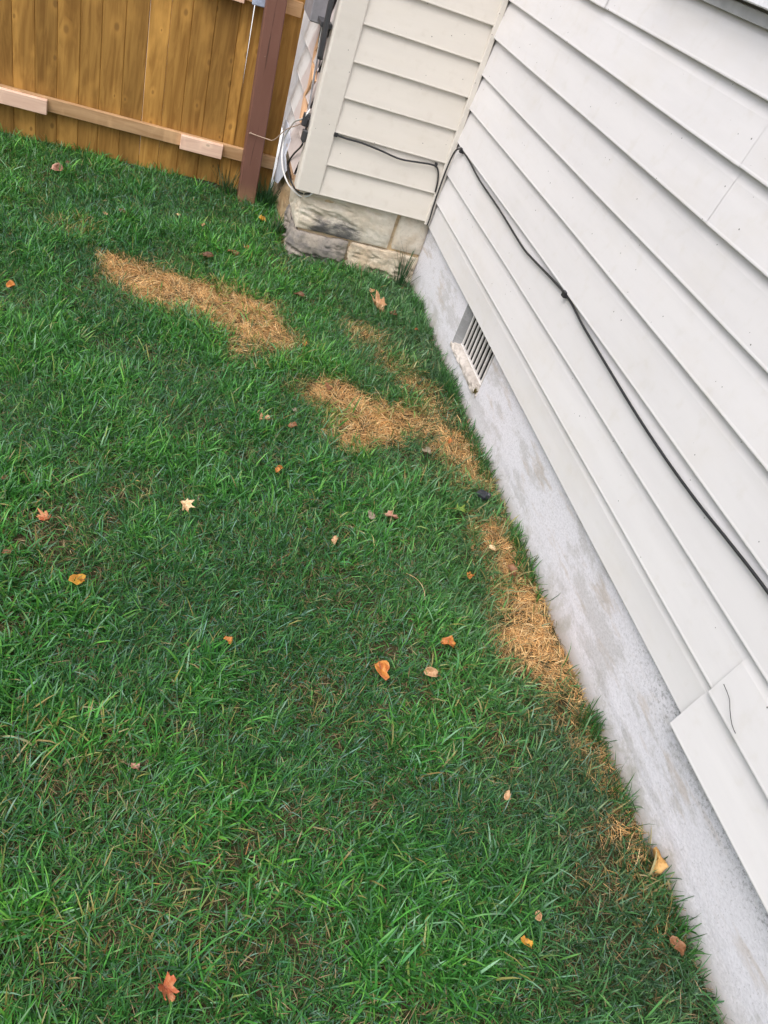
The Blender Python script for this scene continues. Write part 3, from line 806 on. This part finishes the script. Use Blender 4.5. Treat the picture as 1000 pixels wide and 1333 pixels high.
# ------------------------------------------------------------------ fallen leaves
def m_leaf(name, c, c2):
    t = NT(name)
    co = t.n.new('ShaderNodeTexCoord').outputs['Object']
    n = t.noise(38, co, detail=4); n2 = t.noise(140, co, detail=3)
    col = t.mix(t.ramp(n, .40, .62), c, c2)
    col = t.mix(t.math('MULTIPLY', t.ramp(n2, .55, .7), .5), col, tuple(q * .45 for q in c))
    t.bump(n2, .35, .003)
    t.out(col, .5, .4)
    tr = t.n.new('ShaderNodeBsdfTranslucent'); t.L(col, tr.inputs[0])
    mx = t.n.new('ShaderNodeMixShader'); mx.inputs[0].default_value = .15
    t.L(t.b.outputs[0], mx.inputs[1]); t.L(tr.outputs[0], mx.inputs[2]); t.L(mx.outputs[0], t.n['Material Output'].inputs['Surface'])
    return t.m
LM = dict(tan=m_leaf('leaf_tan', (.58, .36, .20), (.48, .25, .12)), brown=m_leaf('leaf_brown', (.20, .085, .035), (.28, .13, .06)),
          dark=m_leaf('leaf_dark', (.10, .045, .022), (.16, .07, .035)), orange=m_leaf('leaf_orange', (.62, .26, .06), (.45, .14, .035)),
          red=m_leaf('leaf_red', (.48, .13, .05), (.58, .26, .12)), yellow=m_leaf('leaf_yellow', (.68, .36, .05), (.45, .20, .03)),
          pale=m_leaf('leaf_pale', (.80, .60, .36), (.70, .44, .22)), grey=m_leaf('leaf_grey', (.28, .24, .17), (.22, .17, .11)),
          gold=m_leaf('leaf_gold', (.68, .42, .16), (.60, .33, .10)), green=m_leaf('leaf_green', (.26, .36, .06), (.18, .30, .05)), pink=m_leaf('leaf_pink', (.55, .30, .22), (.42, .18, .12)))
def outline(kind, r):
    pts = []
    if kind == 'maple':
        lob = [(0, 1.0), (7, .80), (12, .84), (20, .50), (30, .72), (37, .95), (45, .74), (58, .42), (72, .62), (84, .74), (96, .52), (112, .38), (138, .48), (172, .14)]
        lob = lob + [(-a, q) for a, q in lob[::-1] if a not in (0,)]
        for a, q in lob: pts.append((math.radians(a + r.uniform(-4, 4)), q * r.uniform(.72, 1.12)))
    else:
        n = 14
        for i in range(n):
            a = 2 * math.pi * i / n; q = (.46 + .16 * abs(math.sin(a)) + (.52 * max(0, math.cos(a)) ** 3.5 + .28 * max(0, -math.cos(a)) ** 3)) * r.uniform(.84, 1.12)
            if kind == 'torn' and r.random() < .25: q *= .65
            pts.append((a, q))
    return pts
def leaf(x, y, size, colr, kind, label, curl=.5, rz=None, z=.040, tilt=None):
    r = random.Random(int((x * 1000) + (y * 77777)) & 0xffffff)
    o = outline(kind, r); n = len(o); R_ = size * .57
    v = [(0, 0, 0)]; f = []
    rings = (.35, .7, 1.0)
    ca, cb = r.uniform(-1, 1), r.uniform(-1, 1)
    fold = r.uniform(.15, .5) * curl
    p1, p2, p3, d1 = r.uniform(0, 6), r.uniform(0, 6), r.uniform(-.8, .8), r.uniform(0, 3.14)
    for k in rings:
        for a, q in o:
            px, py = R_ * k * q * math.cos(a), R_ * k * q * math.sin(a)
            u, w_ = px / R_, py / R_
            pz = R_ * (fold * 1.5 * abs(w_) + curl * (.55 * ca * u * u + .45 * cb * u * w_ + .75 * w_ * w_ * (1 if ca > 0 else .4)) + .20 * curl * math.sin(4.2 * (u * math.cos(d1) + w_ * math.sin(d1)) + p1) + .12 * math.sin(7 * w_ - 5 * u + p2) + r.uniform(-.10, .10) * k)
            sh = 1 - .30 * curl * abs(w_) * k
            v.append((px, py * sh, pz))
    for i in range(n):
        f.append((0, 1 + i, 1 + (i + 1) % n))
        for q in range(2):
            f.append((1 + q * n + i, 1 + (q + 1) * n + i, 1 + (q + 1) * n + (i + 1) % n, 1 + q * n + (i + 1) % n))
    me = bpy.data.meshes.new('fallen_leaf'); me.from_pydata(v, [], f); me.update(); me.materials.append(LM[colr])
    me.polygons.foreach_set('use_smooth', [True] * len(me.polygons))
    ob = bpy.data.objects.new('fallen_leaf', me); COL.objects.link(ob)
    ob.location = (x, y, z + size * .10 + (.014 if kind == 'maple' else .004)); tl = tilt if tilt is not None else .32
    zr = rz if rz is not None else r.uniform(0, 6.28)
    ob.rotation_euler = (Matrix.Rotation(.18 + r.uniform(-tl, tl) * 1.3, 3, 'X') @ Matrix.Rotation(r.uniform(-tl, tl), 3, 'Y') @ Matrix.Rotation(zr, 3, 'Z')).to_euler()
    md = ob.modifiers.new('thickness', 'SOLIDIFY'); md.thickness = .0006
    if size > .055:
        sv, sf = tube_vf(catmull([(-R_ * .12, 0, .001), (-R_ * .7, R_ * .05, .004), (-R_ * 1.25, R_ * .12, -.006)], 3), .0011, 5, .7)
        sm_ = bpy.data.meshes.new('stem'); sm_.from_pydata(sv, [], sf); sm_.update(); sm_.materials.append(LM['brown'])
        so = bpy.data.objects.new('stem', sm_); COL.objects.link(so); so.parent = ob
    tag(ob, label, 'leaf', 'fallen leaves on the lawn')
    return ob
LEAVES = [
 (-2.44, .463, .085, 'pink', 'oval', 'folded pinkish tan leaf near the fence at far left', .8),
 (-2.388, .644, .05, 'dark', 'torn', 'small dark brown leaf just behind the pinkish folded leaf by the fence', .6),
 (-2.465, -1.195, .055, 'orange', 'torn', 'curled orange leaf at the left edge level with the first dead patch', 1.0),
 (-1.644, .195, .058, 'pale', 'torn', 'pale cream leaf in the shaded grass before the post', .6),
 (-1.481, .123, .048, 'tan', 'torn', 'small tan leaf just right of the pale cream leaf', .7),
 (-1.995, .04, .048, 'brown', 'torn', 'small brown leaf behind the start of the long dead patch', .7),
 (-2.091, -.053, .040, 'tan', 'torn', 'tiny tan leaf left of the small brown leaf near the fence', .7),
 (-1.287, -.227, .085, 'brown', 'oval', 'dark curled leaf in the grass between post and long dead patch', .9),
 (-1.201, -.091, .062, 'orange', 'torn', 'orange-brown leaf beside the dark curled leaf below the post', .7),
 (-1.062, .464, .068, 'yellow', 'torn', 'yellowish leaf at the foot of the rusty corner block', .6),
 (-1.456, -.333, .070, 'dark', 'oval', 'flat dark leaf above the long dead patch', .5),
 (-.885, -.621, .066, 'dark', 'oval', 'dark brown leaf right of the long dead patch tip', .6),
 (-.918, -1.225, .050, 'orange', 'torn', 'orange leaf at the right tip of the long dead patch', .7),
 (-.36, -.346, .058, 'tan', 'oval', 'small tan leaf right behind the big tan maple leaf', .6),
 (-.357, -.579, .185, 'tan', 'maple', 'big tan maple leaf lying near the inner corner', .35),
 (-.261, -.613, .066, 'dark', 'oval', 'dark leaf touching the right side of the big maple leaf', .6),
 (-.12, -.769, .042, 'red', 'torn', 'tiny reddish leaf near the wall before the vent', .6),
 (-1.199, -2.025, .066, 'tan', 'oval', 'tan cupped leaf left of the middle dead patch', .8),
 (-1.062, -2.042, .052, 'brown', 'oval', 'brown leaf just right of the tan cupped leaf', .6),
 (-1.037, -1.899, .034, 'grey', 'torn', 'tiny grey leaf above the brown leaf by the middle dead patch', .6),
 (-1.152, -2.387, .052, 'orange', 'oval', 'narrow upright orange leaf below the tan cupped leaf', 1.2),
 (-.76, -2.651, .050, 'grey', 'oval', 'grey-brown leaf left of the reddish pink leaf', .8),
 (-.67, -2.642, .070, 'pink', 'torn', 'reddish pink crumpled leaf in the middle of the lawn', .9),
 (-.297, -2.545, .110, 'green', 'maple', 'yellow-green maple leaf beside the black plastic scrap', .5),
 (-.189, -1.954, .046, 'orange', 'torn', 'orange leaf in the straw below the vent', .7),
 (-.362, -2.097, .070, 'grey', 'oval', 'curled dull green leaf right of the middle dead patch', 1.0),
 (-1.441, -1.151, .038, 'orange', 'torn', 'small orange leaf at the lower edge of the long dead patch', .7),
 (-.831, -1.624, .054, 'brown', 'torn', 'brown leaf on the left end of the middle dead patch', .7),
 (-2.081, -2.881, .078, 'red', 'maple', 'red-orange crumpled leaf near the left edge', .6),
 (-1.579, -2.72, .090, 'pale', 'maple', 'bright cream maple leaf with stem on the left half of the lawn', .7),
 (-1.939, -3.172, .066, 'yellow', 'torn', 'golden yellow leaf below the red-orange leaf', .6),
 (-1.425, -3.402, .042, 'orange', 'torn', 'small orange leaf alone left of centre', .6),
 (-2.191, -3.064, .042, 'brown', 'torn', 'small brown leaf at the left edge below the red-orange leaf', .6),
 (-2.258, -2.67, .038, 'brown', 'oval', 'small brown leaf at the left edge above the red-orange leaf', .6),
 (-.954, -2.831, .046, 'tan', 'torn', 'small orange tan leaf left of centre below the reddish pink leaf', .7),
 (-.35, -2.968, .052, 'orange', 'torn', 'curled orange leaf left of the near straw patch', .9),
 (-.553, -3.358, .066, 'orange', 'oval', 'orange-brown curled leaf above the two-tone leaf', .9),
 (-.867, -3.503, .085, 'orange', 'torn', 'two-tone brown and orange leaf near the picture centre', .8),
 (-.665, -3.506, .062, 'tan', 'oval', 'upright curled tan leaf right of the two-tone leaf', 1.2),
 (-.189, -2.775, .042, 'pale', 'torn', 'pale leaf fragment on the straw by the wall', .5),
 (-.128, -2.919, .065, 'brown', 'torn', 'reddish brown leaf between the two near straw patches', .6),
 (-1.715, -3.893, .038, 'pink', 'torn', 'small pinkish brown leaf in the lower left', .9),
 (-1.617, -4.494, .084, 'red', 'maple', 'orange-red crumpled leaf at the bottom left', .8),
 (-.501, -3.999, .040, 'tan', 'torn', 'small squarish tan leaf right of centre low in the lawn', .4),
 (-.589, -4.459, .040, 'yellow', 'oval', 'narrow yellow-orange leaf at the bottom right', 1.1),
 (-.524, -4.387, .036, 'tan', 'oval', 'small dull tan leaf just behind the narrow yellow-orange leaf', .9),
 (-.022, -4.242, .086, 'gold', 'oval', 'long golden leaf leaning against the foundation foot', 1.0),
 (-.075, -4.501, .070, 'brown', 'torn', 'crumpled brown leaf near the foundation at the bottom right', 1.0),
]
for L_ in LEAVES: leaf(*L_[:6], curl=(L_[6] * .95 if L_[4] != 'maple' or L_[2] > .1 else L_[6] * 1.5))
v, f = tube_vf(catmull([(-.037, -3.985, .694), (-.036, -4.03, .684), (-.037, -4.06, .664), (-.039, -4.095, .646), (-.041, -4.125, .642)], 5), .0013, 5)
o = mesh('dangling_wire', v, f, METALD, None, True, origin=(-.037, -3.985, .694)); tag(o, 'short thin dark wire hanging on the overlapped siding boards', 'wire')
# black plastic scrap
v = []; f = []
prof = [(-.036, -.010), (-.020, -.022), (.010, -.024), (.034, -.014), (.038, .004), (.022, .020), (-.006, .024), (-.030, .014)]
for k, (s, z) in enumerate(((1.0, .0), (1.02, .014), (.80, .026), (.35, .031))):
    for i, (a, b_) in enumerate(prof): v.append((a * s + .004 * k, b_ * s, z + .004 * math.sin(i * 1.9)))
n = len(prof)
for k in range(3):
    for i in range(n): f.append((k * n + i, k * n + (i + 1) % n, (k + 1) * n + (i + 1) % n, (k + 1) * n + i))
f.append(tuple(3 * n + i for i in range(n))); f.append(tuple(range(n))[::-1])
o = mesh('plastic_scrap', np.array(v) + np.array([-.132, -2.405, .052]), f, PLAST, None, False, origin=(-.132, -2.405, .052)); o.rotation_euler.z = -.5
tag(o, 'black plastic scrap on the grass by the foundation', 'scrap')
v, f = tube_vf(catmull([(-.66, -2.99, .05), (-.625, -3.03, .062), (-.605, -3.08, .060), (-.603, -3.13, .045)], 5), .0011, 5)
o = mesh('straw_stalk', v, f, LM['pale'], None, True, origin=(-.66, -2.99, .05)); tag(o, 'single long pale straw stalk bent over the green lawn', 'stalk')
